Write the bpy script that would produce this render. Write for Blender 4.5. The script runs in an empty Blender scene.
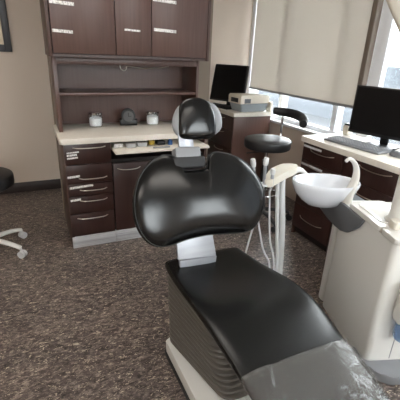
import bpy, bmesh, math, random
from mathutils import Vector, Matrix, noise
random.seed(7)
PI = math.pi
scene = bpy.context.scene
COL = scene.collection

# ------------------------------------------------------------------ materials
def lin(c):
    return tuple(((v/255)/12.92 if v/255 <= .04045 else ((v/255+.055)/1.055)**2.4) for v in c)

def mat(name, rgb, rough=.5, metal=0., spec=.5, coat=0., bump=None, var=None, emit=None):
    m = bpy.data.materials.new(name); m.use_nodes = True
    nt = m.node_tree; b = nt.nodes['Principled BSDF']
    b.inputs['Base Color'].default_value = (*lin(rgb), 1)
    b.inputs['Roughness'].default_value = rough
    b.inputs['Metallic'].default_value = metal
    b.inputs['Specular IOR Level'].default_value = spec
    b.inputs['Coat Weight'].default_value = coat
    tc = nt.nodes.new('ShaderNodeTexCoord')
    if var:                                    # (second colour, scale vector, detail)
        mp = nt.nodes.new('ShaderNodeMapping'); mp.inputs['Scale'].default_value = var[1]
        nt.links.new(tc.outputs['Object'], mp.inputs['Vector'])
        n = nt.nodes.new('ShaderNodeTexNoise'); n.inputs['Scale'].default_value = 1; n.inputs['Detail'].default_value = var[2]
        nt.links.new(mp.outputs['Vector'], n.inputs['Vector'])
        r = nt.nodes.new('ShaderNodeValToRGB')
        r.color_ramp.elements[0].position = .3; r.color_ramp.elements[1].position = .7
        r.color_ramp.elements[0].color = (*lin(rgb), 1); r.color_ramp.elements[1].color = (*lin(var[0]), 1)
        nt.links.new(n.outputs['Fac'], r.inputs['Fac']); nt.links.new(r.outputs['Color'], b.inputs['Base Color'])
    if bump:                                   # (scale, strength, distance)
        n2 = nt.nodes.new('ShaderNodeTexNoise'); n2.inputs['Scale'].default_value = bump[0]; n2.inputs['Detail'].default_value = 4
        nt.links.new(tc.outputs['Object'], n2.inputs['Vector'])
        bp = nt.nodes.new('ShaderNodeBump'); bp.inputs['Strength'].default_value = bump[1]; bp.inputs['Distance'].default_value = bump[2]
        nt.links.new(n2.outputs['Fac'], bp.inputs['Height']); nt.links.new(bp.outputs['Normal'], b.inputs['Normal'])
    if emit:
        b.inputs['Emission Color'].default_value = (*emit[0], 1); b.inputs['Emission Strength'].default_value = emit[1]
    return m

M = {}
M['wall'] = mat('beige_wall_paint', (208, 193, 179), .75, bump=(180, .08, .002))
M['partition'] = mat('taupe_partition_paint', (128, 113, 98), .6)
M['ceiling'] = mat('ceiling_white', (226, 224, 218), .8)
M['lam'] = mat('wenge_laminate_sheen', (94, 68, 60), .36, var=((82, 57, 49), (60, 60, 3), 5), spec=.5)  # same laminate as the drawers, lightened to paint in its sheen
M['lam_side'] = mat('dark_wenge_side', (80, 56, 48), .4, var=((68, 46, 40), (60, 60, 3), 5))
M['lam_dark'] = mat('wenge_laminate_dim', (57, 33, 28), .36, var=((48, 27, 23), (50, 50, 3), 5))  # same laminate as the upper doors, without the painted sheen
M['black_gap'] = mat('carcass_black', (22, 15, 13), .6)
M['counter'] = mat('cream_worktop', (230, 223, 212), .35, var=((224, 216, 204), (40, 40, 40), 6))
M['steel'] = mat('brushed_kick_plate', (214, 214, 216), .4, metal=.25, var=((150, 150, 154), (2, 2, 120), 4))
M['nickel'] = mat('satin_nickel', (200, 192, 180), .28, metal=1)
M['chrome'] = mat('chrome', (225, 225, 228), .12, metal=1)
M['alu'] = mat('brushed_aluminium', (168, 170, 175), .35, metal=.55, var=((156, 158, 164), (2, 120, 2), 4))
M['leather'] = mat('black_upholstery', (9, 9, 10), .21, spec=.5, bump=(260, .06, .001))
M['leather_worn'] = mat('black_upholstery_satin', (14, 14, 14), .27, spec=.34, bump=(260, .08, .001))
M['leather_stool'] = mat('black_vinyl', (24, 24, 26), .42, bump=(260, .06, .001))
M['piping'] = mat('upholstery_piping', (38, 38, 39), .4)
M['grey_plastic'] = mat('mid_grey_plastic', (138, 139, 142), .45)
M['dark_grey'] = mat('slate_grey_plastic', (98, 100, 104), .45)
M['foot_grey'] = mat('foot_grey_plastic', (126, 127, 131), .5)
M['bellows'] = mat('rubber_bellows', (86, 80, 74), .42, spec=.5)
M['white_paint'] = mat('white_powder_coat', (216, 214, 209), .35)
M['white_gloss'] = mat('white_gloss_plastic', (216, 213, 207), .16, coat=.3)
M['cream_plastic'] = mat('cream_plastic', (208, 201, 187), .35)
M['porcelain'] = mat('white_porcelain', (216, 218, 223), .14, coat=.5)
M['frame_white'] = mat('white_window_frame', (236, 238, 242), .4)
M['sill'] = mat('white_sill', (236, 238, 240), .35)
M['gap_shade'] = mat('taupe_gap_shade', (112, 100, 90), .5)  # tone of the shaded frame beside the blind
M['screen'] = mat('black_screen', (6, 6, 8), .3, spec=.25)
M['black_plastic'] = mat('black_plastic', (20, 20, 22), .4)
M['key_grey'] = mat('grey_keyboard', (128, 130, 134), .45)
M['keys'] = mat('grey_keys', (146, 148, 152), .5)
M['hose'] = mat('grey_white_hose', (202, 203, 203), .4)
M['base_black'] = mat('black_base_rubber', (40, 40, 42), .6)
M['skirting'] = mat('dark_skirting', (44, 34, 32), .45)
M['pic_frame'] = mat('charcoal_picture_frame', (66, 66, 70), .4)
M['pic_mat'] = mat('cream_picture_mat', (228, 214, 190), .7)
M['cotton'] = mat('white_cotton', (240, 240, 240), .9, bump=(60, .5, .01))
M['caster'] = mat('pale_grey_caster', (200, 200, 200), .45)
M['printer_grey'] = mat('blue_grey_plastic', (150, 158, 162), .45)
M['printer_cream'] = mat('printer_cream', (222, 213, 198), .5)
M['clear_box'] = mat('frosted_plastic', (190, 192, 192), .25)
M['yellow'] = mat('yellow_plastic', (206, 176, 66), .4)
M['blue'] = mat('blue_plastic', (52, 92, 150), .4)
M['dial'] = mat('grey_clock_dial', (84, 84, 84), .5)
M['concrete'] = mat('dark_pavement', (66, 68, 71), .9, var=((56, 58, 62), (.6, .6, .6), 4))  # albedo lowered so the bright exterior does not blow out
M['siding'] = mat('pale_siding', (88, 92, 98), .8, var=((66, 71, 77), (.2, .2, 3.5), 1))
M['siding_dark'] = mat('grey_siding', (52, 56, 61), .8, var=((76, 80, 86), (.2, .2, 5), 1))

def label_mat():
    m = mat('white_label_tape', (232, 230, 226), .5)
    nt = m.node_tree; b = nt.nodes['Principled BSDF']
    tc = nt.nodes.new('ShaderNodeTexCoord'); mp = nt.nodes.new('ShaderNodeMapping')
    mp.inputs['Scale'].default_value = (90, 90, 55)
    nt.links.new(tc.outputs['Object'], mp.inputs['Vector'])
    n = nt.nodes.new('ShaderNodeTexNoise'); n.inputs['Scale'].default_value = 1.6; n.inputs['Detail'].default_value = 3
    nt.links.new(mp.outputs['Vector'], n.inputs['Vector'])
    r = nt.nodes.new('ShaderNodeValToRGB'); r.color_ramp.elements[0].position = .38; r.color_ramp.elements[1].position = .52
    r.color_ramp.elements[0].color = (*lin((178, 175, 172)), 1); r.color_ramp.elements[1].color = (*lin((235, 233, 229)), 1)
    nt.links.new(n.outputs['Fac'], r.inputs['Fac']); nt.links.new(r.outputs['Color'], b.inputs['Base Color'])
    return m
M['label'] = label_mat()
M['strip'] = mat('silver_label_strip', (206, 206, 208), .4)

def floor_mat():
    m = bpy.data.materials.new('marbled_brown_linoleum'); m.use_nodes = True
    nt = m.node_tree; b = nt.nodes['Principled BSDF']; L = nt.links.new
    tc = nt.nodes.new('ShaderNodeTexCoord')
    mp = nt.nodes.new('ShaderNodeMapping'); mp.inputs['Scale'].default_value = (1, 2.1, 1); mp.inputs['Rotation'].default_value = (0, 0, .5)
    L(tc.outputs['Object'], mp.inputs['Vector'])
    n1 = nt.nodes.new('ShaderNodeTexNoise'); n1.inputs['Scale'].default_value = 24; n1.inputs['Detail'].default_value = 8; n1.inputs['Roughness'].default_value = .76; n1.inputs['Distortion'].default_value = .8
    L(mp.outputs['Vector'], n1.inputs['Vector'])
    r1 = nt.nodes.new('ShaderNodeValToRGB'); e = r1.color_ramp.elements
    e[0].position = .38; e[0].color = (*lin((44, 37, 36)), 1); e[1].position = .64; e[1].color = (*lin((146, 134, 128)), 1)
    k = e.new(.5); k.color = (*lin((87, 77, 74)), 1)
    L(n1.outputs['Fac'], r1.inputs['Fac'])
    n3 = nt.nodes.new('ShaderNodeTexNoise'); n3.inputs['Scale'].default_value = 3.2; n3.inputs['Detail'].default_value = 5
    L(mp.outputs['Vector'], n3.inputs['Vector'])
    r3 = nt.nodes.new('ShaderNodeValToRGB'); r3.color_ramp.elements[0].position = .35; r3.color_ramp.elements[1].position = .7
    r3.color_ramp.elements[0].color = (.72, .70, .70, 1); r3.color_ramp.elements[1].color = (1.18, 1.12, 1.06, 1)
    L(n3.outputs['Fac'], r3.inputs['Fac'])
    mx = nt.nodes.new('ShaderNodeMix'); mx.data_type = 'RGBA'; mx.blend_type = 'MULTIPLY'; mx.inputs['Factor'].default_value = 1
    L(r1.outputs['Color'], mx.inputs['A']); L(r3.outputs['Color'], mx.inputs['B'])
    # pale flecks
    n2 = nt.nodes.new('ShaderNodeTexNoise'); n2.inputs['Scale'].default_value = 42; n2.inputs['Detail'].default_value = 5; n2.inputs['Roughness'].default_value = .6; n2.inputs['Distortion'].default_value = 1.6
    L(mp.outputs['Vector'], n2.inputs['Vector'])
    r2 = nt.nodes.new('ShaderNodeValToRGB'); r2.color_ramp.elements[0].position = .57; r2.color_ramp.elements[1].position = .66
    r2.color_ramp.elements[0].color = (0, 0, 0, 1); r2.color_ramp.elements[1].color = (1, 1, 1, 1)
    L(n2.outputs['Fac'], r2.inputs['Fac'])
    m2 = nt.nodes.new('ShaderNodeMix'); m2.data_type = 'RGBA'
    L(r2.outputs['Color'], m2.inputs['Factor']); L(mx.outputs['Result'], m2.inputs['A'])
    m2.inputs['B'].default_value = (*lin((206, 192, 170)), 1)
    L(m2.outputs['Result'], b.inputs['Base Color'])
    b.inputs['Roughness'].default_value = .36; b.inputs['Specular IOR Level'].default_value = .4
    bp = nt.nodes.new('ShaderNodeBump'); bp.inputs['Strength'].default_value = .12; bp.inputs['Distance'].default_value = .002
    L(n1.outputs['Fac'], bp.inputs['Height']); L(bp.outputs['Normal'], b.inputs['Normal'])
    return m
M['floor'] = floor_mat()

def mix_mat(name, fac, a, bnode):
    """fac of shader a over a transparent base"""
    m = bpy.data.materials.new(name); m.use_nodes = True
    nt = m.node_tree; nt.nodes.clear(); L = nt.links.new
    out = nt.nodes.new('ShaderNodeOutputMaterial'); mx = nt.nodes.new('ShaderNodeMixShader')
    t = nt.nodes.new('ShaderNodeBsdfTransparent'); t.inputs['Color'].default_value = bnode
    mx.inputs['Fac'].default_value = fac
    s = a(nt)
    L(t.outputs[0], mx.inputs[1]); L(s.outputs[0], mx.inputs[2]); L(mx.outputs[0], out.inputs['Surface'])
    return m
def _prin(rgb, rough, spec=.5, bump=None):
    def f(nt):
        p = nt.nodes.new('ShaderNodeBsdfPrincipled')
        p.inputs['Base Color'].default_value = (*lin(rgb), 1); p.inputs['Roughness'].default_value = rough; p.inputs['Specular IOR Level'].default_value = spec
        return p
    return f
M['glass'] = mix_mat('window_glass', .08, _prin((200, 210, 215), .03, .8), (.96, .98, .98, 1))
M['jar_glass'] = mix_mat('jar_glass', .16, _prin((225, 230, 232), .05, .8), (.95, .97, .97, 1))
M['plastic_sheet'] = mix_mat('clear_plastic_sheet', .24, _prin((150, 148, 144), .1, 1.0), (.97, .97, .96, 1))
M['water_bottle'] = mix_mat('blue_clear_plastic', .45, _prin((150, 176, 208), .12, .7), (.82, .89, .96, 1))

def blind_mat():
    m = bpy.data.materials.new('cream_roller_blind'); m.use_nodes = True
    nt = m.node_tree; nt.nodes.clear(); L = nt.links.new
    out = nt.nodes.new('ShaderNodeOutputMaterial'); mx = nt.nodes.new('ShaderNodeMixShader')
    d = nt.nodes.new('ShaderNodeBsdfDiffuse'); t = nt.nodes.new('ShaderNodeBsdfTranslucent')
    d.inputs['Color'].default_value = (*lin((208, 202, 194)), 1); t.inputs['Color'].default_value = (*lin((216, 211, 204)), 1)
    mx.inputs['Fac'].default_value = .35
    L(d.outputs[0], mx.inputs[1]); L(t.outputs[0], mx.inputs[2]); L(mx.outputs[0], out.inputs['Surface'])
    return m
M['blind'] = blind_mat()

# ------------------------------------------------------------------ helpers
OFF = {}
def root_of(o):
    while o.parent: o = o.parent
    return o
def props(o, label=None, cat=None, group=None, kind=None):
    if label: o['label'] = label
    if cat: o['category'] = cat
    if group: o['group'] = group
    if kind: o['kind'] = kind
    return o
def thing(name, label, cat, loc=(0, 0, 0), rotz=0, group=None, local=False):
    """Empty at the base of a thing; its parts are built in world coordinates unless local"""
    o = bpy.data.objects.new(name, None); COL.objects.link(o)
    o.empty_display_size = .05
    o.location = loc; o.rotation_euler = (0, 0, rotz)
    OFF[o.name] = Vector((0, 0, 0)) if local else Vector(loc)
    return props(o, label, cat, group)
def obj(name, bm, material, parent=None, label=None, loc=None, sharp=38, kind=None, cat=None, group=None):
    if parent is not None: off = OFF[root_of(parent).name]
    else: off = Vector(loc) if loc else Vector((0, 0, 0))
    for v in bm.verts: v.co -= off
    bmesh.ops.recalc_face_normals(bm, faces=bm.faces)
    for f in bm.faces: f.smooth = True
    lim = math.radians(sharp)
    for e in bm.edges:
        if len(e.link_faces) == 2:
            try: e.smooth = e.calc_face_angle() < lim
            except ValueError: pass
    me = bpy.data.meshes.new(name); bm.to_mesh(me); bm.free()
    o = bpy.data.objects.new(name, me); COL.objects.link(o)
    if material: me.materials.append(material)
    if parent is not None: o.parent = parent
    else:
        o.location = off; OFF[o.name] = off
    return props(o, label, cat, group, kind)
def struct(name, bm, material, parent=None):
    return obj(name, bm, material, parent, kind=None if parent else 'structure')
def dup(root, loc, rotz=None, label=None, group=None):
    r = root.copy(); COL.objects.link(r); r.location = loc
    if rotz is not None: r.rotation_euler = (0, 0, rotz)
    if label: r['label'] = label
    if group: r['group'] = group
    for ch in list(root.children):
        c = ch.copy(); COL.objects.link(c); c.parent = r
        for g in list(ch.children):
            d = g.copy(); COL.objects.link(d); d.parent = c
    return r

def BM(): return bmesh.new()
def box(bm, x0, x1, y0, y1, z0, z1, bev=.0, seg=2, frame=None):
    vs = [bm.verts.new((x, y, z)) for z in (z0, z1) for y in (y0, y1) for x in (x0, x1)]
    q = [(0, 1, 3, 2), (4, 6, 7, 5), (0, 4, 5, 1), (2, 3, 7, 6), (0, 2, 6, 4), (1, 5, 7, 3)]
    fs = [bm.faces.new([vs[i] for i in f]) for f in q]
    out = vs
    if bev > 0:
        es = list({e for f in fs for e in f.edges})
        r = bmesh.ops.bevel(bm, geom=es, offset=bev, segments=seg, affect='EDGES', profile=.5)
        out = list({v for f in r['faces'] for v in f.verts} | {v for v in vs if v.is_valid})
    if frame:
        for v in out:
            if v.is_valid: v.co = frame @ v.co
    return out
def catmull(pts, n=6, closed=False):
    pts = [Vector(p) for p in pts]; out = []; N = len(pts)
    rng = range(N) if closed else range(N-1)
    for i in rng:
        g = (lambda k: pts[k % N]) if closed else (lambda k: pts[min(max(k, 0), N-1)])
        p0, p1, p2, p3 = g(i-1), g(i), g(i+1), g(i+2)
        for j in range(n):
            t = j/n
            out.append(.5*((2*p1)+(-p0+p2)*t+(2*p0-5*p1+4*p2-p3)*t*t+(-p0+3*p1-3*p2+p3)*t**3))
    if not closed: out.append(pts[-1])
    return out
def tube(bm, pts, r, seg=10, smooth=6, closed=False, squash=None):
    P = catmull(pts, smooth, closed) if smooth else [Vector(p) for p in pts]
    n = len(P); rad = (lambda t: r) if not isinstance(r, (list, tuple)) else (lambda t: r[min(int(t*(len(r)-1)), len(r)-2)]*(1-(t*(len(r)-1)-min(int(t*(len(r)-1)), len(r)-2)))+r[min(int(t*(len(r)-1)), len(r)-2)+1]*(t*(len(r)-1)-min(int(t*(len(r)-1)), len(r)-2)))
    up = None; rings = []
    for i in range(n):
        if closed: d = P[(i+1) % n]-P[i-1]
        else: d = P[min(i+1, n-1)]-P[max(i-1, 0)]
        d.normalize()
        if up is None:
            up = Vector((0, 0, 1)) if abs(d.z) < .9 else Vector((1, 0, 0))
        up = (up-d*up.dot(d)).normalized(); s = d.cross(up)
        rr = rad(i/max(n-1, 1))
        k = squash or (1, 1)
        rings.append([bm.verts.new(P[i]+s*math.cos(a)*rr*k[0]+up*math.sin(a)*rr*k[1]) for a in [2*PI*j/seg for j in range(seg)]])
    rg = range(n) if closed else range(n-1)
    for i in rg:
        A, B = rings[i], rings[(i+1) % n]
        for j in range(seg): bm.faces.new((A[j], A[(j+1) % seg], B[(j+1) % seg], B[j]))
    if not closed:
        bm.faces.new(rings[0][::-1]); bm.faces.new(rings[-1])
def cyl(bm, p0, p1, r0, r1=None, seg=24):
    r1 = r0 if r1 is None else r1
    tube(bm, [p0, p1], [r0, r1], seg, 0)
def lathe(bm, prof, c=(0, 0, 0), seg=40, cap=True):
    rings = []
    for r, z in prof:
        rings.append([bm.verts.new((c[0]+r*math.cos(2*PI*j/seg), c[1]+r*math.sin(2*PI*j/seg), c[2]+z)) for j in range(seg)])
    for A, B in zip(rings, rings[1:]):
        for j in range(seg): bm.faces.new((A[j], A[(j+1) % seg], B[(j+1) % seg], B[j]))
    if cap:
        bm.faces.new(rings[0][::-1]); bm.faces.new(rings[-1])
def loft(bm, rings, cap=True):
    R = [[bm.verts.new(p) for p in r] for r in rings]; n = len(R[0])
    for A, B in zip(R, R[1:]):
        for j in range(n): bm.faces.new((A[j], A[(j+1) % n], B[(j+1) % n], B[j]))
    if cap:
        bm.faces.new(R[0][::-1]); bm.faces.new(R[-1])
def prism(bm, poly, o, a, b, n, t, bev=0.0, seg=3):
    """polygon (list of 2D) in frame o + a*u + b*v, extruded by n*t"""
    o, a, b, n = Vector(o), Vector(a), Vector(b), Vector(n)
    lo = [bm.verts.new(o+a*p[0]+b*p[1]) for p in poly]; hi = [bm.verts.new(o+a*p[0]+b*p[1]+n*t) for p in poly]
    k = len(poly)
    f1 = bm.faces.new(lo[::-1]); f2 = bm.faces.new(hi)
    for i in range(k): bm.faces.new((lo[i], lo[(i+1) % k], hi[(i+1) % k], hi[i]))
    if bev:
        bmesh.ops.bevel(bm, geom=list(f1.edges)+list(f2.edges), offset=bev, segments=seg, affect='EDGES', profile=.5)
def rrect(x0, x1, y0, y1, r, n=6):
    out = []
    for cx, cy, a0 in ((x1-r, y1-r, 0), (x0+r, y1-r, PI/2), (x0+r, y0+r, PI), (x1-r, y0+r, 1.5*PI)):
        for i in range(n+1):
            a = a0+PI/2*i/n; out.append((cx+r*math.cos(a), cy+r*math.sin(a)))
    return out
X, Y, Z = Vector((1, 0, 0)), Vector((0, 1, 0)), Vector((0, 0, 1))

# ------------------------------------------------------------------ the room
FW, WW, LW, BW, CH = .87, 2.28, -2.7, -4.7, 2.55     # far wall, window wall, left, behind camera, ceiling
b = BM(); box(b, LW-.15, WW+.17, BW-.15, FW+.15, -.1, 0); struct('floor', b, M['floor'])
b = BM(); box(b, LW-.15, WW+.17, BW-.15, FW+.15, CH, CH+.1); struct('ceiling', b, M['ceiling'])
b = BM(); box(b, LW-.15, WW+.17, FW, FW+.15, 0, CH); struct('wall_far', b, M['wall'])
b = BM(); box(b, LW-.15, LW, BW, FW, 0, CH); struct('wall_left', b, M['wall'])
FILL_WIN = ((-1.5, -.2), (.75, 1.9)); BZ0, BZ1 = 1.05, 2.4       # unseen windows added behind the camera to brighten and give highlights
b = BM(); box(b, LW-.15, WW+.17, BW-.15, BW, 0, BZ0); box(b, LW-.15, WW+.17, BW-.15, BW, BZ1, CH)
for xa, xb in ((LW-.15, FILL_WIN[0][0]), (FILL_WIN[0][1], FILL_WIN[1][0]), (FILL_WIN[1][1], WW+.17)): box(b, xa, xb, BW-.15, BW, BZ0, BZ1)
struct('wall_back', b, M['wall'])
for n, (xa, xb) in enumerate(FILL_WIN):
    b = BM(); t_ = .05
    box(b, xa, xb, BW-.1, BW-.03, BZ0, BZ0+t_); box(b, xa, xb, BW-.1, BW-.03, BZ1-t_, BZ1); box(b, xa, xa+t_, BW-.1, BW-.03, BZ0+t_, BZ1-t_); box(b, xb-t_, xb, BW-.1, BW-.03, BZ0+t_, BZ1-t_)
    w = struct('window_%d' % (4+n), b, M['frame_white'])  # added window, unseen, there to light the room
    b = BM(); box(b, xa+.03, xb-.03, BW-.068, BW-.062, BZ0+.03, BZ1-.03); obj('window_pane', b, M['glass'], w)
SILL, HEAD = .74, 2.3
b = BM()
box(b, WW, WW+.17, BW, FW, 0, SILL); box(b, WW, WW+.17, BW, FW, HEAD, CH)
box(b, WW, WW+.17, BW, -4.3, SILL, HEAD)
struct('wall_right', b, M['wall'])
b = BM(); box(b, WW-.035, WW+.16, -4.3, FW, SILL, SILL+.03, .006); struct('trim_1', b, M['sill'])
b = BM(); box(b, -.005, 1.345, .0, .09, 0, CH); struct('wall_partition', b, M['partition'])
b = BM()
box(b, LW, WW-.0, FW-.014, FW, 0, .105, .003); struct('baseboard_far', b, M['skirting'])
b = BM(); box(b, LW, LW+.014, BW, FW-.014, 0, .105, .003); struct('baseboard_left', b, M['skirting'])

def window(name, y0, y1, mull, transom=None):
    b = BM(); x0, x1 = WW+.03, WW+.11; t = .055
    box(b, x0, x1, y1-t, y1, SILL+.03, HEAD, .004); box(b, x0, x1, y0, y0+t, SILL+.03, HEAD, .004)
    box(b, x0, x1, y0+t, y1-t, SILL+.03, SILL+.07, .004); box(b, x0, x1, y0+t, y1-t, HEAD-.05, HEAD, .004)
    for m in mull: box(b, x0, x1, m-.03, m+.03, SILL+.07, HEAD-.05, .004)
    w = struct(name, b, M['frame_white'])
    b = BM(); box(b, WW+.066, WW+.072, y0+.03, y1-.03, SILL+.05, HEAD-.03)
    obj('window_pane', b, M['glass'], w)
    return w
window('window_1', -.93, FW, (.21, -.60))
window('window_2', -2.55, -.93, (-1.75,))
window('window_3', -4.3, -2.55, (-3.4,))
b = BM(); box(b, WW+.005, WW+.03, -1.03, -.925, SILL+.03, HEAD, .004); struct('trim_2', b, M['frame_white'])
b = BM(); box(b, WW-.012, WW+.03, .80, .868, SILL+.03, HEAD+.05, .004); struct('trim_3', b, M['frame_white'])

# roller blind over the first window
t = thing('roller_blind', 'long cream roller blind lowered over the window behind the stool', 'blind', (2.25, -.05, 1.06))
b = BM(); box(b, 2.247, 2.25, -.873, .748, 1.065, HEAD-.01); obj('blind_fabric', b, M['blind'], t)
b = BM(); box(b, 2.236, 2.262, -.873, .748, 1.05, 1.072, .004); obj('bottom_rail', b, M['grey_plastic'], t, 'grey bottom rail')
b = BM(); box(b, 2.225, 2.278, -.925, -.876, 1.0, HEAD-.01, .004); obj('gap_shade_strip', b, M['gap_shade'], t, 'taupe strip standing in for the shaded frame gap')  # shade between blind and frame, built as a taupe strip
b = BM(); cyl(b, (2.25, -.9, HEAD+.02), (2.25, .79, HEAD+.02), .03); obj('roller', b, M['blind'], t)

# outside
b = BM(); box(b, -60, 60, -60, 60, -.6, -.5); struct('ground', b, M['concrete'])
b = BM()
box(b, 9, 9.6, -3, 16, -.5, 1.25)
o = obj('building', b, M['siding'], loc=(9, 6, -.5), label='low pale boarded wall outside, seen under the roller blind', cat='building')
b = BM(); box(b, 7, 12, -16, -3.2, -.5, 6.0); 
o = obj('building', b, M['siding_dark'], loc=(9.5, -9, -.5), label='grey boarded building outside, beyond the pane right of the blind', cat='building')

# picture on the far wall
t = thing('framed_picture', 'charcoal framed picture with cream mat hung on the far wall', 'picture', (-.6, .855, 1.36))
b = BM()
for a in ((-.95, -.89, 1.36, 2.05), (-.312, -.252, 1.36, 2.05)): box(b, a[0], a[1], .84, .869, a[2], a[3], .004)
box(b, -.89, -.312, .84, .869, 1.36, 1.42, .004); box(b, -.89, -.312, .84, .869, 1.99, 2.05, .004)
obj('picture_frame', b, M['pic_frame'], t)
b = BM(); box(b, -.89, -.312, .858, .866, 1.42, 1.99); obj('picture_mat', b, M['pic_mat'], t)

# ------------------------------------------------------------------ left cabinet group
def bow_handle(bm, xa, xb, y, z, sag=.012, out=.017, r=.0036, axis='x'):
    pts = []
    for i in range(9):
        s = i/8; k = 4*s*(1-s)
        p = (xa+(xb-xa)*s, y-out*min(1, k*1.9), z-sag*k)
        if axis == 'y': p = (y-out*min(1, k*1.9), xa+(xb-xa)*s, z-sag*k)
        pts.append(p)
    pts[0] = (pts[0][0], y+.003, z) if axis == 'x' else (y+.003, pts[0][1], z)
    pts[-1] = (pts[-1][0], y+.003, z) if axis == 'x' else (y+.003, pts[-1][1], z)
    tube(bm, pts, r, 8, 3)
def tape(parent, x0, x1, y, z0, z1, m='label', label=None, axis='x', tilt=0):
    b = BM()
    if axis == 'x':
        vs = box(b, x0, x1, y-.0025, y+.0005, z0, z1)
        for v in vs: v.co.z += (v.co.x-x0)*tilt
    else: box(b, y-.003, y+.0005, x0, x1, z0, z1)
    return obj('label_tape', b, M[m], parent, label)
D = -.525                 # plane of the base fronts
# drawer cabinet
t = thing('drawer_cabinet', 'dark brown five drawer base cabinet at left end under cream worktop', 'cabinet', (.16, -.27, 0))
b = BM(); box(b, 0, .018, D+.002, -.002, 0, .81, .002); obj('side_panel', b, M['lam_side'], t)
b = BM(); box(b, .018, .325, D+.03, -.002, .02, .81); obj('carcass', b, M['black_gap'], t)
b = BM(); box(b, 0, .325, D-.002, D+.03, 0, .094, .002); obj('kick_plate', b, M['steel'], t, 'brushed silver kick plate')
rows = [(.66, .805, .782, .06, .285), (.517, .655, .556, .085, .285), (.422, .512, .468, .085, .28), (.283, .417, .385, .08, .278), (.099, .278, .246, .05, .275)]
labs = [[(.018, .10, .742, .752), (.018, .085, .722, .736), (.018, .09, .702, .714)], [(.008, .093, .562, .578)], [(.016, .18, .481, .497)], [(.014, .086, .385, .4)], []]
for (z0, z1, hz, xa, xb), lb in zip(rows, labs):
    b = BM(); box(b, .004, .322, D-.001, D+.02, z0, z1, .0025); d = obj('drawer', b, M['lam_dark'], t)
    b = BM(); bow_handle(b, xa, xb, D-.001, hz, .004); obj('drawer_handle', b, M['nickel'], d, 'bowed nickel handle')
    for l in lb: tape(d, l[0], l[1], D-.001, l[2], l[3], tilt=.06)
# door cabinet with pull-out
UR = 1.09
t = thing('base_cabinet', 'dark brown base cabinet with pull-out shelf behind the dental chair', 'cabinet', (.7, -.27, 0))
b = BM(); box(b, UR-.018, UR, D+.002, -.002, 0, .81, .002); obj('side_panel', b, M['lam_side'], t)
b = BM(); box(b, .327, UR-.018, D+.03, -.002, .02, .67); box(b, .327, UR-.018, -.06, -.002, .67, .81); obj('carcass', b, M['black_gap'], t)
b = BM(); box(b, .327, UR, D-.002, D+.03, 0, .094, .002); obj('kick_plate', b, M['steel'], t, 'brushed silver kick plate')
for i, (xa, xb) in enumerate(((.332, .70), (.704, UR-.02))):
    b = BM(); box(b, xa, xb, D-.001, D+.02, .099, .645, .0025); d = obj('cabinet_door', b, M['lam_dark'], t)
    b = BM()
    if i == 0: bow_handle(b, .362, .537, D-.001, .607, .01)
    else: bow_handle(b, .80, 1.02, D-.001, .607, .01)
    obj('door_handle', b, M['nickel'], d, 'bowed nickel handle')
b = BM(); box(b, .335, UR-.022, -.625, -.08, .738, .756, .004); obj('pull_out_shelf', b, M['counter'], t, 'cream pull-out shelf')
# worktop
b = BM(); prism(b, rrect(-.022, UR+.02, D-.02, -.002, .02), (0, 0, .81), X, Y, Z, .04, .006)
obj('worktop', b, M['counter'], loc=(.55, -.27, .81), label='cream worktop over the dark cabinets at left', cat='worktop')
# hutch
t = thing('hutch', 'dark brown open shelf hutch standing on the left cream worktop', 'shelf unit', (.55, -.17, .85))
HD = -.32
b = BM(); box(b, 0, .027, HD, -.002, .851, 1.366, .002); obj('side_panel', b, M['lam'], t)
b = BM(); box(b, UR-.02, UR, HD, -.002, .851, 1.366, .002); obj('side_panel', b, M['lam'], t)
b = BM(); box(b, .027, UR-.02, -.02, -.002, .851, 1.366); obj('back_panel', b, M['lam'], t)
b = BM(); box(b, .027, UR-.02, HD, HD+.02, 1.318, 1.366, .002); obj('top_rail', b, M['lam'], t)
b = BM(); box(b, .027, UR-.02, HD+.005, -.02, 1.105, 1.127, .002); obj('shelf', b, M['lam'], t)
# wall cabinet
t = thing('wall_cabinet', 'dark brown three door wall cabinet above the hutch', 'cabinet', (.55, -.22, 1.367))
UD, UT = -.45, 2.15
b = BM(); box(b, -.02, .0, UD, -.002, 1.367, UT, .002); box(b, UR, UR+.02, UD, -.002, 1.367, UT, .002)
box(b, 0, UR, UD+.02, -.002, 1.367, 1.385); box(b, 0, UR, UD+.02, -.002, UT-.02, UT); box(b, 0, UR, -.02, -.002, 1.385, UT-.02); obj('carcass', b, M['lam_side'], t)
b = BM(); box(b, .0, UR, UD+.022, UD+.026, 1.386, UT-.021); obj('shadow_gap', b, M['black_gap'], t)
tl = [[(.011, .155, 1.672, 1.692), (.012, .135, 1.512, 1.53)], [(.47, .578, 1.545, 1.557)], [(.668, .838, 1.737, 1.757), (.676, .84, 1.553, 1.573)]]
for (xa, xb), lb in zip(((.006, .406), (.411, .657), (.662, UR-.004)), tl):
    b = BM(); box(b, xa, xb, UD, UD+.02, 1.388, UT-.003, .002); d = obj('cabinet_door', b, M['lam'], t)
    for l in lb: tape(d, l[0], l[1], UD, l[2], l[3], tilt=-.04)

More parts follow.
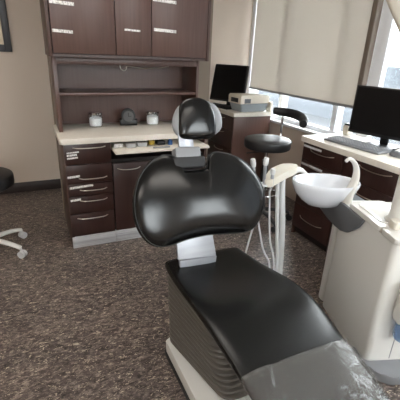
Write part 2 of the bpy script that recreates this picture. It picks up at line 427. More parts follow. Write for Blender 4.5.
# on the worktop: two jars and a clock
t = thing('glass_jar', 'glass jar of white cotton on the worktop left of the black clock', 'jar', (.288, -.15, .851), local=True)
b = BM(); lathe(b, [(.046, 0), (.052, .006), (.052, .082), (.046, .09), (.046, .094)], seg=32); obj('jar_body', b, M['jar_glass'], t)
b = BM(); lathe(b, [(.02, .004), (.046, .008), (.048, .04), (.046, .066), (.03, .074)], seg=24)
for v in b.verts: v.co += v.normal*0+Vector((noise.noise(v.co*90), noise.noise(v.co*90+Vector((5, 0, 0))), noise.noise(v.co*90+Vector((0, 7, 0)))))*.002
obj('cotton_filling', b, M['cotton'], t, 'white cotton filling')
b = BM(); lathe(b, [(.05, .0945), (.054, .097), (.054, .108), (.05, .112), (.012, .114), (.012, .114)], seg=32); obj('jar_lid', b, M['chrome'], t, 'chrome lid')
dup(t, (.752, -.16, .851), 0, 'glass jar of white cotton on the worktop right of the black clock, by the headrest')
t = thing('desk_clock', 'small black desk clock with round dial between the glass jars', 'clock', (.55, -.15, .851), rotz=-.2, local=True)
b = BM(); box(b, -.07, .07, -.03, .03, 0, .05, .008); obj('clock_base', b, M['black_plastic'], t)
b = BM(); tube(b, [(0, -.028, .075), (0, .028, .075)], .056, 32, 0); obj('clock_case', b, M['black_plastic'], t)
b = BM(); tube(b, [(0, -.031, .075), (0, -.0285, .075)], .042, 32, 0); d = obj('clock_dial', b, M['dial'], t, 'grey round dial')
b = BM(); box(b, -.003, .003, -.0325, -.0312, .073, .105); obj('clock_hand', b, M['black_plastic'], d)
b = BM(); box(b, -.002, .024, -.0325, -.0312, .073, .078); obj('clock_hand', b, M['black_plastic'], d)
# wire clip hanging under the hutch rail
b = BM()
tube(b, [(.455, -.335, 1.318), (.46, -.338, 1.295), (.48, -.338, 1.283), (.50, -.337, 1.293), (.505, -.335, 1.312), (.55, -.332, 1.309), (.62, -.33, 1.301), (.72, -.33, 1.305), (.80, -.329, 1.313), (.83, -.326, 1.318)], .0035, 8, 6)
obj('cable', b, M['nickel'], loc=(.64, -.33, 1.3), label='silver cable looping along the underside of the hutch rail', cat='cable')

# things on the pull-out shelf
S = .7565
b = BM(); box(b, .355, .42, -.50, -.49, S, S+.03, .002); obj('label_card', b, M['label'], loc=(.39, -.495, S), label='white label card standing at the left end of the pull-out shelf', cat='card')
for xa, y, w, lab in ((.44, -.53, .07, 'small frosted plastic box on the pull-out shelf, next to the white card'), (.525, -.52, .07, 'small frosted plastic box on the pull-out shelf, next to the yellow box')):
    b = BM(); box(b, xa, xa+w, y, y+.06, S, S+.024, .005); box(b, xa-.002, xa+w+.002, y-.002, y+.062, S+.0245, S+.031, .002)
    obj('plastic_box', b, M['clear_box'], loc=(xa+w/2, y+.03, S), label=lab, cat='box')
b = BM(); box(b, .625, .665, -.48, -.43, S, S+.033, .004); obj('small_box', b, M['yellow'], loc=(.645, -.455, S), label='small yellow box on the pull-out shelf', cat='box')
b = BM(); box(b, .68, .745, -.51, -.44, S, S+.03, .006); obj('small_box', b, M['black_plastic'], loc=(.71, -.475, S), label='small black box on the pull-out shelf beside the blue tube', cat='box')
b = BM(); cyl(b, (.785, -.50, S), (.785, -.50, S+.032), .018); cyl(b, (.785, -.50, S+.0325), (.785, -.50, S+.042), .012); obj('small_tub', b, M['blue'], loc=(.785, -.50, S), label='small blue tub on the pull-out shelf under the headrest', cat='tub')
b = BM(); tube(b, [(.62, -.585, S+.006), (.75, -.59, S+.006)], .0055, 10, 0); obj('pen', b, M['grey_plastic'], loc=(.69, -.588, S), label='grey pen lying on the pull-out shelf', cat='pen')

# ------------------------------------------------------------------ window wall cabinets
XF = 1.78
# far one with the printer
t = thing('window_cabinet', 'dark brown base cabinet in the far corner under the printer', 'cabinet', (2.03, .56, 0))
b = BM(); box(b, XF, WW-.04, .26, .28, 0, .81, .002); obj('end_panel', b, M['lam'], t)
b = BM(); box(b, XF+.03, WW-.04, .28, FW-.02, .02, .81); obj('carcass', b, M['black_gap'], t)
for (z0, z1, hz) in ((.655, .805, .77), (.45, .65, .615), (.08, .445, .41)):
    b = BM(); box(b, XF-.002, XF+.02, .284, .845, z0, z1, .0025); d = obj('drawer', b, M['lam_dark'], t)
    b = BM(); bow_handle(b, .46, .68, XF-.002, hz, .012, axis='y'); obj('drawer_handle', b, M['nickel'], d, 'bowed nickel handle')
b = BM(); box(b, XF+.04, XF+.06, .28, FW-.02, 0, .075); obj('kick_plate', b, M['lam_dark'], t)
b = BM(); prism(b, rrect(XF-.022, WW-.036, .238, FW-.016, .012), (0, 0, .81), X, Y, Z, .04, .006)
obj('worktop', b, M['counter'], loc=(2.02, .55, .81), label='short cream worktop in the far corner under the printer', cat='worktop')
# near one with the drawers
RE = -2.5
def drawer_unit(y0, y1, lab, rows, strips):
    t = thing('drawer_cabinet', lab, 'cabinet', (2.03, (y0+y1)/2, 0))
    b = BM(); box(b, XF+.002, WW-.04, y1-.018, y1, 0, .81, .002); obj('side_panel', b, M['lam_side'], t)
    b = BM(); box(b, XF+.03, WW-.04, y0, y1-.018, .02, .81); obj('carcass', b, M['black_gap'], t)
    b = BM(); box(b, XF+.05, XF+.07, y0, y1, 0, .075); obj('kick_plate', b, M['lam_dark'], t)
    for (z0, z1, hz), st in zip(rows, strips):
        b = BM(); box(b, XF-.002, XF+.02, y0+.003, y1-.004, z0, z1, .0025); d = obj('drawer', b, M['lam_dark'], t)
        c = (y0+y1)/2; h = min(.13, (y1-y0)*.36)
        b = BM(); bow_handle(b, c-h, c+h, XF-.002, hz, .014, axis='y'); obj('drawer_handle', b, M['nickel'], d, 'bowed nickel handle')
        if st: tape(d, y1-.02-st, y1-.012, XF-.002, z1-.034, z1-.018, 'strip', 'silver label strip', axis='y')
    return t
drawer_unit(-1.30, -.87, 'dark brown drawer cabinet with silver strips beside the gap under the window', [(.665, .805, .765), (.51, .66, .64), (.29, .505, .46), (.08, .285, .2)], [.19, .23, 0, 0])
drawer_unit(-1.84, -1.303, 'dark brown drawer cabinet under the keyboard and behind the cuspidor spout', [(.655, .805, .78), (.45, .65, .6), (.08, .445, .4)], [0, 0, 0])
drawer_unit(RE, -1.843, 'dark brown drawer cabinet at the near end of the window worktop', [(.655, .805, .78), (.45, .65, .6), (.08, .445, .4)], [0, 0, 0])
b = BM(); prism(b, rrect(XF-.022, WW-.036, RE, -.85, .014), (0, 0, .81), X, Y, Z, .04, .007)
obj('worktop', b, M['counter'], loc=(2.02, -1.7, .81), label='long cream worktop along the window under the keyboard', cat='worktop')

# monitors
def monitor(name, label, c, width, height, face, tilt, stand_h, base_z):
    t = thing(name, label, 'monitor', (c[0], c[1], base_z), rotz=face, local=True)   # screen faces local -y
    h0 = stand_h
    R = Matrix.Translation((0, 0, h0+height/2)) @ Matrix.Rotation(tilt, 4, 'X')
    b = BM(); box(b, -width/2, width/2, -.012, .026, -height/2, height/2, .006, 2, R); d = obj('bezel', b, M['black_plastic'], t)
    b = BM(); box(b, -width/2+.014, width/2-.014, -.0145, -.0122, -height/2+.022, height/2-.012, 0, 2, R); obj('screen', b, M['screen'], d, 'dark switched-off screen')
    b = BM(); box(b, -.03, .03, .027, .05, .012, h0+height*.5, .006); obj('stand_neck', b, M['black_plastic'], t)
    b = BM(); prism(b, rrect(-.11, .11, -.07, .11, .05), (0, 0, .001), X, Y, Z, .011, .004); obj('stand_base', b, M['black_plastic'], t)
    return t
monitor('monitor', 'black monitor in the far corner left of the printer', (1.92, .69), .46, .40, math.radians(-62), math.radians(-8), .06, .851)
monitor('monitor', 'large black monitor on the long window worktop behind the keyboard', (2.10, -1.32), .52, .34, math.radians(-73), math.radians(-3), .065, .851)
def keyboard(name, label, c, rz, length, depth):
    t = thing(name, label, 'keyboard', c, rotz=rz, local=True)
    b = BM(); vs = box(b, -length/2, length/2, -depth/2, depth/2, .001, .016, .004)
    for v in vs:
        if v.is_valid and v.co.y > 0 and v.co.z > .008: v.co.z += .01
    obj('keyboard_body', b, M['key_grey'], t)
    b = BM()
    for r in range(5):
        for k in range(18):
            x = -length/2+.012+(length-.024)*(k+.5)/18; y = -depth/2+.014+(depth-.03)*(r+.5)/5
            zt = .0165+.010*max(0, min(1, (y+depth/2)/depth))
            box(b, x-.009, x+.009, y-.009, y+.009, zt, zt+.005, .001, 1)
    o = obj('keycaps', b, M['keys'], t); o['kind'] = 'stuff'
    return t
keyboard('keyboard', 'grey keyboard on the long window worktop in front of the monitor', (1.925, -1.255, .851), math.radians(-84), .46, .155)
k = keyboard('keyboard', 'dark keyboard on the far corner worktop in front of the monitor', (1.825, .66, .851), math.radians(-80), .36, .12)
for ch in k.children: ch.data.materials[0] = M['black_plastic']
t = thing('mouse', 'dark computer mouse at the near end of the window keyboard', 'mouse', (1.965, -1.56, .851), local=True)
b = BM(); loft(b, [[(x, .055*math.cos(a)*s, z+.0) for x, a in [(.03*math.sin(a)*s, a) for a in [2*PI*i/24 for i in range(24)]]] for s, z in ((.9, .001), (1, .008), (.95, .02), (.75, .031), (.35, .037))])
obj('mouse_body', b, M['dark_grey'], t)
b = BM(); tube(b, [(0, .022, .034), (0, .04, .03)], .004, 8, 0); obj('scroll_wheel', b, M['black_plastic'], t)
# box beside the monitor
t = thing('desk_box', 'small cream box with dark top at the left edge of the large monitor', 'box', (2.16, -.93, .851))
b = BM(); box(b, 2.13, 2.19, -.96, -.905, .8515, .93, .006); obj('box_body', b, M['cream_plastic'], t)
b = BM(); box(b, 2.135, 2.185, -.955, -.91, .9305, .945, .004); obj('box_top', b, M['black_plastic'], t, 'dark top')

# printer
t = thing('printer', 'cream and grey desktop printer on the far corner worktop', 'printer', (2.025, .385, .851), rotz=math.radians(6), local=True)
b = BM(); loft(b, [[(x*s+.01*(1-s), y*s, z) for x, y in rrect(-.19, .19, -.11, .11, .025)] for s, z in ((.86, .002), (.88, .006), (.99, .075), (1, .083), (.97, .086))]); obj('printer_base', b, M['printer_grey'], t, 'grey tapered base')
b = BM(); prism(b, [(-.2, .087), (-.2, .16), (-.185, .178), (.17, .17), (.19, .155), (.19, .087)], (0, -.115, 0), X, Z, Y, .23, .008); d = obj('printer_cover', b, M['printer_cream'], t, 'cream cover')
b = BM(); box(b, -.2025, -.19, -.07, .06, .10, .145, .002); obj('paper_slot', b, M['black_plastic'], d, 'dark slot')
b = BM(); box(b, -.15, -.07, -.1185, -.114, .095, .14, .002); obj('front_recess', b, M['dark_grey'], d)
b = BM(); box(b, 2.215, 2.243, .245, .33, .851, .96, .004); obj('card_box', b, M['printer_cream'], loc=(2.23, .29, .851), label='small beige upright box at the right end of the printer', cat='box')

# ------------------------------------------------------------------ stools
def stool(name, label, loc, rotz, seat_z, seat_r, seat_m, base_m, arm=False, ring=True, thick=.08, leg=.27, caster_m=None):
    t = thing(name, label, 'stool', loc, rotz, local=True)
    b = BM(); lathe(b, [(.02, seat_z-thick), (seat_r-.012, seat_z-thick), (seat_r-.003, seat_z-thick+.006), (seat_r, seat_z-thick+.018), (seat_r, seat_z-.014), (seat_r-.003, seat_z-.006), (seat_r-.012, seat_z), (seat_r*.5, seat_z+.004), (.01, seat_z+.005)], seg=48); obj('seat', b, seat_m, t)
    b = BM(); lathe(b, [(.02, seat_z-thick-.016), (.09, seat_z-thick-.016), (.09, seat_z-thick-.0005), (.02, seat_z-thick-.0005)], seg=24); obj('seat_plate', b, M['black_plastic'], t)
    b = BM(); cyl(b, (0, 0, .13), (0, 0, seat_z-.19), .03); obj('column', b, M['black_plastic'] if arm else base_m, t)
    b = BM(); cyl(b, (0, 0, seat_z-.1895), (0, 0, seat_z-thick-.0165), .017); obj('gas_lift', b, M['chrome'], t)
    b = BM(); tube(b, [(-.03, -.02, seat_z-thick-.03), (-.09, -.06, seat_z-thick-.035), (-.16, -.10, seat_z-thick-.04)], .006, 8); obj('height_lever', b, M['black_plastic'], t)
    b = BM(); cyl(b, (0, 0, .085), (0, 0, .1295), .045, .038); obj('hub', b, base_m, t)
    for i in range(5):
        a = 2*PI*i/5+.3; ca, sa = math.cos(a), math.sin(a)
        b = BM(); tube(b, [(ca*.045, sa*.045, .107), (ca*leg*.6, sa*leg*.6, .098), (ca*leg*.92, sa*leg*.92, .083), (ca*leg, sa*leg, .075)], [.021, .018, .016, .015], 12, 4, squash=(1.15, .85)); g = obj('leg', b, base_m, t)
        b = BM()
        sx, sy = -sa, ca
        c = Vector((ca*leg*1.03, sa*leg*1.03, 0))
        for s in (-1, 1):
            p = c+Vector((sx, sy, 0))*s*.013+Vector((0, 0, .027)); w = Vector((sx, sy, 0))*.009
            cyl(b, p-w, p+w, .0265, seg=20)
        cyl(b, c+Vector((0, 0, .027)), Vector((ca*leg, sa*leg, .074)), .009)
        obj('caster', b, caster_m or base_m, g)
    if ring:
        b = BM(); tube(b, [(.19*math.cos(2*PI*i/24), .19*math.sin(2*PI*i/24), .3) for i in range(24)], .009, 8, 1, closed=True)
        for i in range(3):
            a = 2*PI*i/3; tube(b, [(.03*math.cos(a), .03*math.sin(a), .3), (.185*math.cos(a), .185*math.sin(a), .3)], .006, 8, 0)
        obj('foot_ring', b, M['chrome'], t, 'chrome foot ring')
    if arm:
        b = BM(); tube(b, [(.0, .06, seat_z-thick-.02), (.06, .17, seat_z-thick-.03), (.09, .25, seat_z-.03), (.09, .262, seat_z+.05), (.09, .262, seat_z+.16)], .010, 10); obj('arm_post', b, M['chrome'], t, 'chrome arm post')
        b = BM(); tube(b, [(.0, .29, seat_z+.195), (.09, .275, seat_z+.195), (.19, .22, seat_z+.19), (.255, .12, seat_z+.18), (.275, .03, seat_z+.165), (.272, -.02, seat_z+.15)], [.03, .038, .04, .04, .04, .034], 16, 6, squash=(.9, 1)); obj('arm_pad', b, seat_m, t, 'curved black arm pad')
    return t
stool('assistant_stool', 'tall black round stool with curved arm pad in front of the window', (1.66, -.55, 0), math.radians(-40), .765, .2, M['leather_stool'], M['base_black'], arm=True, caster_m=M['base_black'])
stool('operator_stool', 'low black stool on white five-leg caster base at far left', (-.565, -.365, 0), math.radians(18), .595, .23, M['leather_stool'], M['white_paint'], ring=False, leg=.26, caster_m=M['caster'])

# ------------------------------------------------------------------ dental chair
CH_ = thing('dental_chair', 'black upholstered dental chair with headrest in the middle of the room', 'dental chair', (.56, -2.1, 0))
# seat and leg rest: cross sections along y
sec = [(-1.60, .43, .70, .43, .03, 0), (-1.61, .38, .742, .446, .045, .0), (-1.635, .345, .77, .463, .058, .006), (-1.70, .338, .78, .466, .06, .022), (-1.80, .336, .795, .468, .058, .034), (-1.90, .337, .82, .471, .055, .030),
       (-2.0, .339, .845, .474, .052, .02), (-2.1, .341, .853, .475, .05, .01), (-2.2, .344, .846, .471, .05, .004), (-2.38, .35, .812, .454, .05, .0), (-2.5, .356, .80, .432, .055, -.003), (-2.65, .362, .79, .397, .06, -.004), (-2.85, .375, .775, .345, .065, -.004), (-3.0, .395, .755, .30, .06, -.004), (-3.06, .43, .72, .28, .05, 0), (-3.075, .47, .68, .272, .03, 0)]
def lerp_sec(y):
    for A, B in zip(sec, sec[1:]):
        if A[0] >= y >= B[0]:
            k = (A[0]-y)/(A[0]-B[0]); k2 = k
            return [y]+[A[i]*(1-k2)+B[i]*k2 for i in range(1, 6)]
    return list(sec[-1])
def seat_ring(s, grow=0, n=48):
    y, xl, xr, zt, th, dish = s
    xc, hw = (xl+xr)/2, (xr-xl)/2+grow; zc, hh = zt-th/2, th/2+grow
    out = []
    for i in range(n):
        a = 2*PI*i/n; c, s_ = math.cos(a), math.sin(a)
        px = hw*math.copysign(abs(c)**.34, c); pz = hh*math.copysign(abs(s_)**.55, s_)
        if s_ > 0: pz -= dish*(1-(px/hw)**2)*(s_**.5)
        out.append((xc+px, y, zc+pz))
    return out
ys = []
for A, B in zip(sec, sec[1:]):
    k = max(1, int(abs(A[0]-B[0])/.02))
    ys += [A[0]+(B[0]-A[0])*i/k for i in range(k)]
ys.append(sec[-1][0])
def smooth_sec(y):
    acc = [0]*6; wsum = 0
    for d in (-.04, -.02, 0, .02, .04):
        yy = min(max(y+d, sec[-1][0]), sec[0][0])
        if y > -1.66 or y < -2.98: yy = y
        q = lerp_sec(yy); w = 1
        for i in range(6): acc[i] += q[i]*w
        wsum += w
    acc = [v/wsum for v in acc]; acc[0] = y
    return acc
b = BM(); loft(b, [seat_ring(smooth_sec(y)) for y in ys]); obj('seat_cushion', b, M['leather_worn'], CH_, sharp=60)

# padded shapes from an outline
def pad(bm, outline, c, a_deg, t_deg, prof, curve=0., blend=2., sub=4, ell=None):
    a, tt = math.radians(a_deg), math.radians(t_deg)
    U = Vector((math.cos(a), -math.sin(a), 0)); H = Vector((math.sin(a), math.cos(a), 0))
    V = H*math.sin(tt)+Z*math.cos(tt); N = -H*math.cos(tt)+Z*math.sin(tt)
    P = [Vector((p[0], p[1])) for p in outline]
    P = [Vector((q.x, q.y)) for q in catmull([(p.x, p.y, 0) for p in P], sub, True)]
    ctr = Vector((sum(p.x for p in P)/len(P), sum(p.y for p in P)/len(P)))
    if ell: ctr = Vector(ell[:2])
    rings = []
    for s, n in prof:
        r = []
        for p in P:
            d = p-ctr
            L_ = d.length
            avg = Vector((d.x/L_*(ell[2] if ell else L_), d.y/L_*(ell[3] if ell else L_))) if ell else d
            k = s**blend if s < .999 else 1
            q = ctr+(d*k+avg*(1-k))*s
            r.append(Vector(c)+U*q.x+V*q.y+N*(n+curve*q.x*q.x))
        rings.append(r)
    loft(bm, rings)
BO = [(-.122, .164), (-.128, .19), (-.14, .217), (-.165, .231), (-.205, .226), (-.252, .20), (-.299, .146), (-.327, .081), (-.339, .014), (-.337, -.053), (-.322, -.108), (-.29, -.158), (-.245, -.184), (-.19, -.184), (-.124, -.168), (-.025, -.158), (.075, -.162), (.165, -.166), (.219, -.15), (.258, -.108), (.288, -.045), (.296, .015), (.278, .085), (.236, .153), (.182, .2), (.116, .226), (.06, .236), (.03, .222), (.016, .19), (.01, .164), (-.02, .155), (-.09, .155)]
BO = [(u_*1.035 if u_ < -.15 else u_, v_) for u_, v_ in BO]
b = BM()
pad(b, BO, (.53, -1.70, .78), 6, 25, [(.02, -.032), (.5, -.032), (.93, -.03), (.985, -.02), (1.0, -.004), (1.0, .006), (.99, .017), (.97, .026), (.93, .034), (.86, .042), (.75, .050), (.6, .058), (.45, .064), (.3, .068), (.15, .070), (.02, .0705)], curve=.05, blend=1.2, sub=5, ell=(-.02, 0., .3, .17))
BR = obj('backrest', b, M['leather'], CH_, sharp=70)
a_, t_ = math.radians(6), math.radians(25)
U_ = Vector((math.cos(a_), -math.sin(a_), 0)); H_ = Vector((math.sin(a_), math.cos(a_), 0)); V_ = H_*math.sin(t_)+Z*math.cos(t_); N_ = -H_*math.cos(t_)+Z*math.sin(t_)
pp = [Vector((.53, -1.70, .78))+U_*(-.02+(p.x+.02)*.977)+V_*(p.y*.977)+N_*(.0245+.05*p.x*p.x) for p in catmull([(q[0], q[1], 0) for q in BO], 3, True)]
b = BM(); tube(b, pp, .0022, 6, 2, closed=True); obj('piping', b, M['piping'], BR)
# back support plate
b = BM()
pl = [(.392, .49), (.598, .475), (.585, .72), (.40, .73)]
prism(b, pl, (0, -1.652, 0), X, Z, Vector((0, 1, .0)), .02, .004)
for v in b.verts: v.co.y += (v.co.z-.6)*.42
vs = prism(b, [(.41, .33), (.585, .33), (.597, .475), (.394, .49)], (0, -1.712, 0), X, Z, Y, .02, .004)
o = obj('backrest_support', b, M['alu'], CH_, 'brushed silver support plate')
# headrest bracket, post, headrest
a6 = math.radians(6)
b = BM(); box(b, -.075, .075, -.05, .03, -.024, .03, .01, 3, Matrix.Translation((.462, -1.612, .945)) @ Matrix.Rotation(-a6, 4, 'Z') @ Matrix.Rotation(math.radians(-25), 4, 'X')); obj('headrest_clamp', b, M['base_black'], CH_, 'black headrest clamp')
b = BM(); box(b, -.06, .06, -.045, .035, -.01, .045, .008, 3, Matrix.Translation((.460, -1.60, .972)) @ Matrix.Rotation(-a6, 4, 'Z') @ Matrix.Rotation(math.radians(-25), 4, 'X')); obj('headrest_bracket', b, M['grey_plastic'], CH_, 'grey headrest bracket')
b = BM(); box(b, -.036, .036, -.008, .008, .0, .19, .003, 2, Matrix.Translation((.468, -1.585, .98)) @ Matrix.Rotation(-a6, 4, 'Z') @ Matrix.Rotation(math.radians(-18), 4, 'X')); obj('headrest_post', b, M['alu'], CH_, 'silver headrest post')
HO = [(-.056, .070), (-.092, .045), (-.115, .008), (-.126, -.034), (-.115, -.071), (-.085, -.091), (.01, -.097), (.073, -.092), (.115, -.067), (.127, -.022), (.117, .025), (.09, .06), (.042, .078), (-.009, .080)]
b = BM()
pad(b, HO, (.54, -1.52, 1.145), 4, 20, [(.02, -.055), (.45, -.052), (.75, -.042), (.93, -.022), (1, -.002), (.985, .012), (.93, .021), (.8, .028), (.5, .031), (.02, .032)], curve=.4, blend=1.2, sub=4, ell=(0, 0, .115, .09))
HR = obj('headrest', b, M['grey_plastic'], CH_, 'grey shell headrest', sharp=70)
HP = [(u_*1.09, v_*1.06) for u_, v_ in [(-.055, .070), (-.078, .045), (-.088, -.005), (-.091, -.06), (-.08, -.092), (-.02, -.1), (.035, -.1), (.066, -.088), (.078, -.045), (.074, .015), (.055, .056), (.018, .078), (-.02, .08)]]
b = BM()
pad(b, HP, (.54, -1.52, 1.145), 4, 20, [(.02, .01), (.9, .01), (1.0, .012), (1.02, .02), (1.01, .029), (.96, .037), (.85, .044), (.6, .049), (.3, .052), (.02, .052)], curve=.2, blend=1.2, sub=4, ell=(0, 0, .08, .09))
hp = obj('headrest_pad', b, M['leather'], HR, 'black headrest pad', sharp=70)
# bellows under the seat
b = BM(); rings = []
nf = 13; zb, zt = .093, .412
def foot(k):      # corners interpolated bottom -> top
    bot = [(.302, -1.775), (.405, -2.225), (.74, -2.225), (.76, -1.76)]
    top = [(.330, -1.665), (.362, -2.10), (.82, -2.13), (.78, -1.665)]
    return [(p[0]*(1-k)+q[0]*k, p[1]*(1-k)+q[1]*k) for p, q in zip(bot, top)]
def rounded_poly(c, r, n=5):
    out = []; N = len(c)
    for i in range(N):
        p = Vector(c[i]); a = (Vector(c[i-1])-p).normalized(); d = (Vector(c[(i+1) % N])-p).normalized()
        A = p+a*r; B = p+d*r
        for j in range(n+1):
            t_ = j/n; out.append(A*(1-t_)**2+p*2*t_*(1-t_)+B*t_*t_)
    return out
for i in range(nf):
    for kk, inset in ((0.0, .032), (.04, .034), (.36, .034), (.42, .007), (.5, .001), (.62, 0), (.82, 0), (.93, .003)):
        k = (i+kk)/nf; c = foot(k); m = Vector((sum(p[0] for p in c)/4, sum(p[1] for p in c)/4))
        ring = []
        for p in rounded_poly(c, .06):
            d = (p-m); q = m+d*(1-inset/d.length)
            ring.append((q.x, q.y, zb+(zt-zb)*k))
        rings.append(ring)
loft(b, rings); obj('bellows', b, M['bellows'], CH_, 'dark ribbed rubber bellows', sharp=50)
# base
b = BM(); prism(b, rounded_poly([(.300, -1.77), (.310, -2.9), (.80, -2.9), (.765, -1.755)], .02), (0, 0, .03), X, Y, Z, .062, .008); obj('base_cover', b, M['white_paint'], CH_, 'white base cover')
b = BM(); prism(b, rounded_poly([(.297, -1.765), (.305, -2.91), (.812, -2.91), (.77, -1.75)], .02), (0, 0, .0), X, Y, Z, .0295, .006); obj('base_plate', b, M['base_black'], CH_, 'black base plate')

# clear cover lying over the leg rest
b = BM(); W_ = []
ny = 130 
for j in range(ny+1):
    y = -2.39-(.58)*j/ny
    ring = seat_ring(smooth_sec(y), .006, 240)
    row = ring[0:121]                       # upper half from right to left
    lowr = [(row[0][0]+.001, y, row[0][2]-.03), (row[0][0]+.002, y, row[0][2]-.015)]
    lowl = [(row[-1][0]-.002, y, row[-1][2]-.015), (row[-1][0]-.001, y, row[-1][2]-.03)]
    line = lowr+[tuple(p) for p in row]+lowl
    out = []
    for i, p in enumerate(line):
        p = Vector(p)
        q1 = Vector((p.x*6+p.y*5, p.y*11-p.x*6, 1.3)); q2 = Vector((p.x*15-p.y*11, p.y*19+p.x*12, 4.1))
        w1 = noise.noise(q1); w2 = noise.noise(q2)
        crease = max(0, 1-abs(w1)*7)**2*.007+max(0, 1-abs(w2)*6)**2*.004
        p.z += .001+.006*(w1+.4)*.5+crease+.0025*noise.noise(q2*2.3)+(.004 if j < 2 else 0)
        yo = .004*noise.noise(Vector((p.x*9, 0, 3))) if j == 0 else 0
        out.append(b.verts.new(p+Vector((0, yo, 0))))
    W_.append(out)
for A, B in zip(W_, W_[1:]):
    for i in range(len(A)-1): b.faces.new((A[i], A[i+1], B[i+1], B[i]))
obj('plastic_cover', b, M['plastic_sheet'], loc=(.58, -2.39, .44), label='wrinkled clear plastic sheet covering the foot end of the dental chair', cat='cover', sharp=80)

# ------------------------------------------------------------------ dental unit (cart)
E1 = Vector((.322, .947, 0)).normalized(); E2 = Vector((E1.y, -E1.x, 0)); B0 = Vector((1.178, -2.235, 0))
def cp(e1, e2, z): return B0+E1*e1+E2*e2+Z*z
CT = thing('dental_unit', 'white dental unit cabinet with cuspidor standing right of the chair', 'dental unit', tuple(cp(.2, .12, 0)))
o = cp(0, 0, 0)
b = BM(); prism(b, rrect(0, .51, 0, .25, .03, 8), o+Z*.002, E1, E2, Z, .698, .004); body = obj('cabinet_body', b, M['white_paint'], CT)
b = BM(); box(b, .0, .0025, 0, .004, .06, .685)
for v in b.verts: v.co = cp(-.0012, .125, 0)+E1*v.co.x+E2*v.co.y+Z*v.co.z
obj('panel_seam', b, M['grey_plastic'], body)
b = BM(); prism(b, rrect(.525, .60, .012, .2, .025, 6), o+Z*.0, E1, E2, Z, .62, .004); obj('rear_column', b, M['white_paint'], CT)
b = BM(); prism(b, rrect(.50, .54, .03, .18, .005, 3), o+Z*.0, E1, E2, Z, .60, .001); obj('column_joint', b, M['dark_grey'], CT)
def top_lid(x0, x1, y0, y1, recess):
    b = BM(); prism(b, rrect(x0, x1, y0, y1, .02, 6), o+Z*.7025, E1, E2, Z, .027, .006); d = obj('top_lid', b, M['white_gloss'], CT)
    return d
top_lid(-.008, .118, -.008, .262, 0)
d = top_lid(.121, .415, -.008, .262, 1)
b = BM(); rings = []
for s, z in ((1, .7295), (1, .7345), (.93, .7355), (.90, .7335), (.86, .7305), (.1, .7303)):
    rings.append([cp(.27+(p[0]-.27)*s, .115+(p[1]-.115)*s, z) for p in rrect(.145, .40, .02, .21, .04, 6)])
loft(b, rings); obj('tray_dish', b, M['white_gloss'], d)
b = BM(); prism(b, rrect(.085, .135, .035, .10, .012, 5), o+Z*.730, E1, E2, Z, .035, .006); obj('switch_block', b, M['cream_plastic'], CT, 'small cream block')
b = BM(); c0 = Vector((1.35, -2.1, 0)); lathe(b, [(.058, .730), (.06, .734), (.06, .739), (.048, .745), (.045, .76), (.045, 1.22), (.045, 1.3)], (c0.x, c0.y, 0), 36); obj('pole', b, M['white_paint'], CT)
# spring arm reaching up and left from the pole
b = BM(); p0 = Vector((1.35, -2.1, 1.32)); p1 = Vector((1.154, -1.876, 1.79))
box(b, -.03, .03, -.03, .03, 0, (p1-p0).length, .014, 3, Matrix.Translation(p0) @ (p1-p0).to_track_quat('Z', 'Y').to_matrix().to_4x4()); obj('spring_arm', b, M['cream_plastic'], CT, 'cream spring arm')
# foot
b = BM(); 
fp = [(-.11+.13-.13*math.cos(a)*1.0, .12+.13*math.sin(a)) for a in [(-PI/2)+PI*i/18 for i in range(19)]]+[(.10, .25), (.10, -.01)]
prism(b, fp, o, E1, E2, Z, .0495, .008); obj('foot', b, M['foot_grey'], CT, 'grey rounded foot')
# cuspidor bracket, bowl, spout
br = [(.25, .70), (.285, .645), (.335, .60), (.38, .567), (.44, .547), (.50, .545), (.62, .55), (.73, .56), (.75, .60), (.75, .65), (.73, .69), (.40, .70)]
b = BM(); prism(b, br, cp(0, -.016, 0), E1, Z, E2, .16, .006); obj('bowl_bracket', b, M['dark_grey'], CT, 'slate grey bracket')
b = BM(); lathe(b, [(.02, .636), (.06, .638), (.10, .650), (.135, .678), (.170, .72), (.189, .765), (.193, .785), (.189, .79), (.181, .788), (.173, .775), (.148, .738), (.115, .70), (.07, .68), (.02, .676)], (0, 0, 0), 64)
for v in b.verts:            # oval bowl
    p_, q_ = v.co.x, v.co.y*.68
    v.co.x = 1.300+p_*.92+q_*.39; v.co.y = -1.654-p_*.39+q_*.92
obj('cuspidor_bowl', b, M['porcelain'], CT, 'white porcelain bowl', sharp=60)
b = BM(); tube(b, [(1.352, -1.775, .679), (1.362, -1.775, .75), (1.384, -1.775, .815), (1.385, -1.772, .875), (1.36, -1.77, .92), (1.32, -1.768, .945), (1.298, -1.767, .932)], [.032, .029, .024, .019, .015, .012, .010], 14, 6, squash=(1, .8)); obj('cup_filler_spout', b, M['white_gloss'], CT, 'curved white spout')
# assistant arm and instrument holder
b = BM(); tube(b, [cp(.56, .1, .615), cp(.56, .15, .63), (1.43, -1.50, .66), (1.34, -1.455, .74), (1.25, -1.475, .80), (1.16, -1.515, .812)], .02, 12, 6); obj('holder_arm', b, M['white_paint'], CT)
hol = [(.872, -1.66), (.895, -1.69), (.93, -1.672), (1.065, -1.595), (1.16, -1.548), (1.209, -1.497), (1.167, -1.461), (1.098, -1.475), (.99, -1.54)]
b = BM(); prism(b, [(p.x, p.y) for p in catmull([(q[0], q[1], 0) for q in hol], 4, True)], (0, 0, .806), X, Y, Z, .042, .008); obj('instrument_holder', b, M['cream_plastic'], CT, 'cream instrument holder')
b = BM(); box(b, .785, .90, -1.685, -1.635, .808, .822, .005); obj('holder_fork', b, M['hose'], CT, 'grey holder fork')
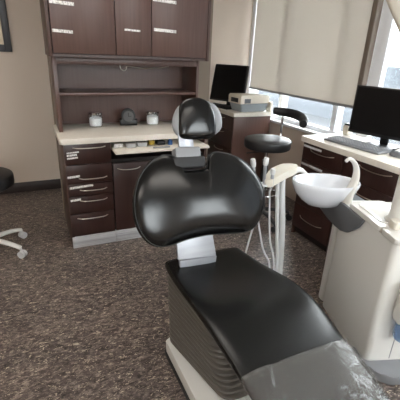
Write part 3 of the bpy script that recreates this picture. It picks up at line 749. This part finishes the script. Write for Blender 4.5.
# drain hose down to the floor
b = BM(); tube(b, [(1.045, -1.585, .81), (1.05, -1.59, .74), (1.08, -1.60, .5), (1.105, -1.60, .24), (1.05, -1.68, .10), (.93, -1.82, .05), (.80, -1.93, .06)], .017, 12, 6); obj('suction_hose', b, M['hose'], CT, 'thick pale hose')
b = BM(); tube(b, [(1.0, -1.60, .81), (1.01, -1.60, .74), (1.05, -1.60, .46), (1.075, -1.60, .30), (1.03, -1.68, .14), (.92, -1.85, .05), (.80, -1.97, .06)], .011, 12, 6); obj('suction_hose', b, M['hose'], CT)
# water bottle on the side
t = thing('water_bottle', 'blue clear plastic bottle under a white holder at the right picture edge', 'bottle', tuple(cp(-.052, .115, .23)))
c = cp(-.052, .115, 0)
b = BM(); lathe(b, [(.02, .232), (.037, .235), (.042, .247), (.042, .32), (.038, .330), (.02, .3335)], (c.x, c.y, 0), 28); obj('bottle_body', b, M['water_bottle'], t)
b = BM(); lathe(b, [(.03, .2405), (.037, .252), (.037, .30), (.02, .3005)], (c.x, c.y, 0), 28); obj('water', b, M['water_bottle'], t, 'blue tinted water')
b = BM(); prism(b, rrect(-.10, -.0005, .06, .18, .03, 6), cp(0, 0, .335), E1, E2, Z, .19, .012); obj('bottle_holder', b, M['white_paint'], CT, 'white bottle holder')
# instruments hanging in the holder
def instrument(name, label, p, lean, head, hose):
    t = thing(name, label, 'dental instrument', p, local=True)
    b = BM(); d = Vector(lean); tube(b, [Vector((0, 0, 0)), d*.5, d*.8, d], [.008, .0085, .0095, .008], 12, 3); obj('instrument_body', b, M['alu'], t)
    b = BM(); tube(b, [d, d+Vector(head)*.4, d+Vector(head)], [.011, .014, .012], 12, 3); obj('instrument_head', b, M['hose'], t)
    b = BM(); tube(b, [Vector((0, 0, 0))]+[Vector(q)-Vector(p) for q in hose], .0055, 8, 6); obj('hose', b, M['hose'], t)
    return t
instrument('handpiece', 'leftmost silver handpiece standing in the cream holder beside the backrest', (.805, -1.66, .8225), (-.006, .0, .095), (-.012, -.004, .04), [(.81, -1.655, .79), (.86, -1.62, .70), (.955, -1.60, .40), (1.02, -1.60, .27), (1.00, -1.66, .12), (.90, -1.80, .05), (.80, -1.88, .06)])
instrument('handpiece', 'second silver handpiece from the left in the cream holder', (.872, -1.66, .8225), (-.004, .0, .095), (.004, .0, .04), [(.875, -1.655, .79), (.897, -1.62, .72), (.885, -1.60, .58), (.849, -1.60, .414), (.835, -1.60, .25), (.835, -1.68, .09), (.81, -1.78, .05), (.80, -1.83, .06)])
instrument('air_water_syringe', 'thin silver syringe standing lowest at the front of the cream holder', (.912, -1.675, .800), (-.004, .0, .07), (.0, .0, .03), [(.915, -1.66, .77), (.96, -1.61, .68), (1.0, -1.60, .45), (1.05, -1.60, .29), (1.02, -1.67, .13), (.90, -1.83, .05), (.80, -1.90, .06)])

# ------------------------------------------------------------------ light
world = bpy.data.worlds.new('overcast_sky'); scene.world = world; world.use_nodes = True
bg = world.node_tree.nodes['Background']; bg.inputs['Color'].default_value = (.96, .98, 1, 1); bg.inputs['Strength'].default_value = 6.0
emis = mat('fill_panel_diffuser', (255, 255, 255), .6, emit=((1, .94, .86), 2.2))  # for unseen ceiling panels, added to lift the overall brightness
first = None
for i, (x, y, lab) in enumerate(((.2, -1.0, 'added ceiling fill panel above the left cabinets'), (.2, -3.3, 'added ceiling fill panel above the camera side, right'), (-1.6, -1.0, 'added ceiling fill panel above the low stool'), (-1.6, -3.3, 'added ceiling fill panel in the near left corner'))):
    if first is None:
        first = thing('ceiling_fill_panel', lab, 'added fill light', (x, y, CH-.02), local=True, group='added fill panels')
        b = BM(); box(b, -.62, .62, -.32, .32, 0, .0195, .003); obj('light_frame', b, M['white_paint'], first)
        b = BM(); box(b, -.59, .59, -.29, .29, -.004, -.0005); obj('diffuser', b, emis, first, 'glowing diffuser')
    else: dup(first, (x, y, CH-.02), 0, lab)

# ------------------------------------------------------------------ camera
F_, YAW, PITCH, ROLL = 365.44, .443, .3867, .044
cy, sy = math.cos(YAW), math.sin(YAW)
fw = Vector((sy*math.cos(PITCH), cy*math.cos(PITCH), -math.sin(PITCH))); r0 = Vector((cy, -sy, 0)); u0 = r0.cross(fw)
r = r0*math.cos(ROLL)+u0*math.sin(ROLL); u = -r0*math.sin(ROLL)+u0*math.cos(ROLL)
cam = bpy.data.cameras.new('camera'); cam.sensor_width = 36; cam.lens = 36*F_/400; cam.clip_start = .02
co = bpy.data.objects.new('camera', cam); COL.objects.link(co)
m = Matrix((r, u, -fw)).transposed().to_4x4(); m.translation = Vector((-.1839, -3.1279, 1.4374)); co.matrix_world = m
scene.camera = co
scene.view_settings.view_transform = 'Standard'; scene.view_settings.look = 'None'
scene.view_settings.exposure = 1.3; scene.view_settings.gamma = 1; scene.view_settings.use_curve_mapping = False
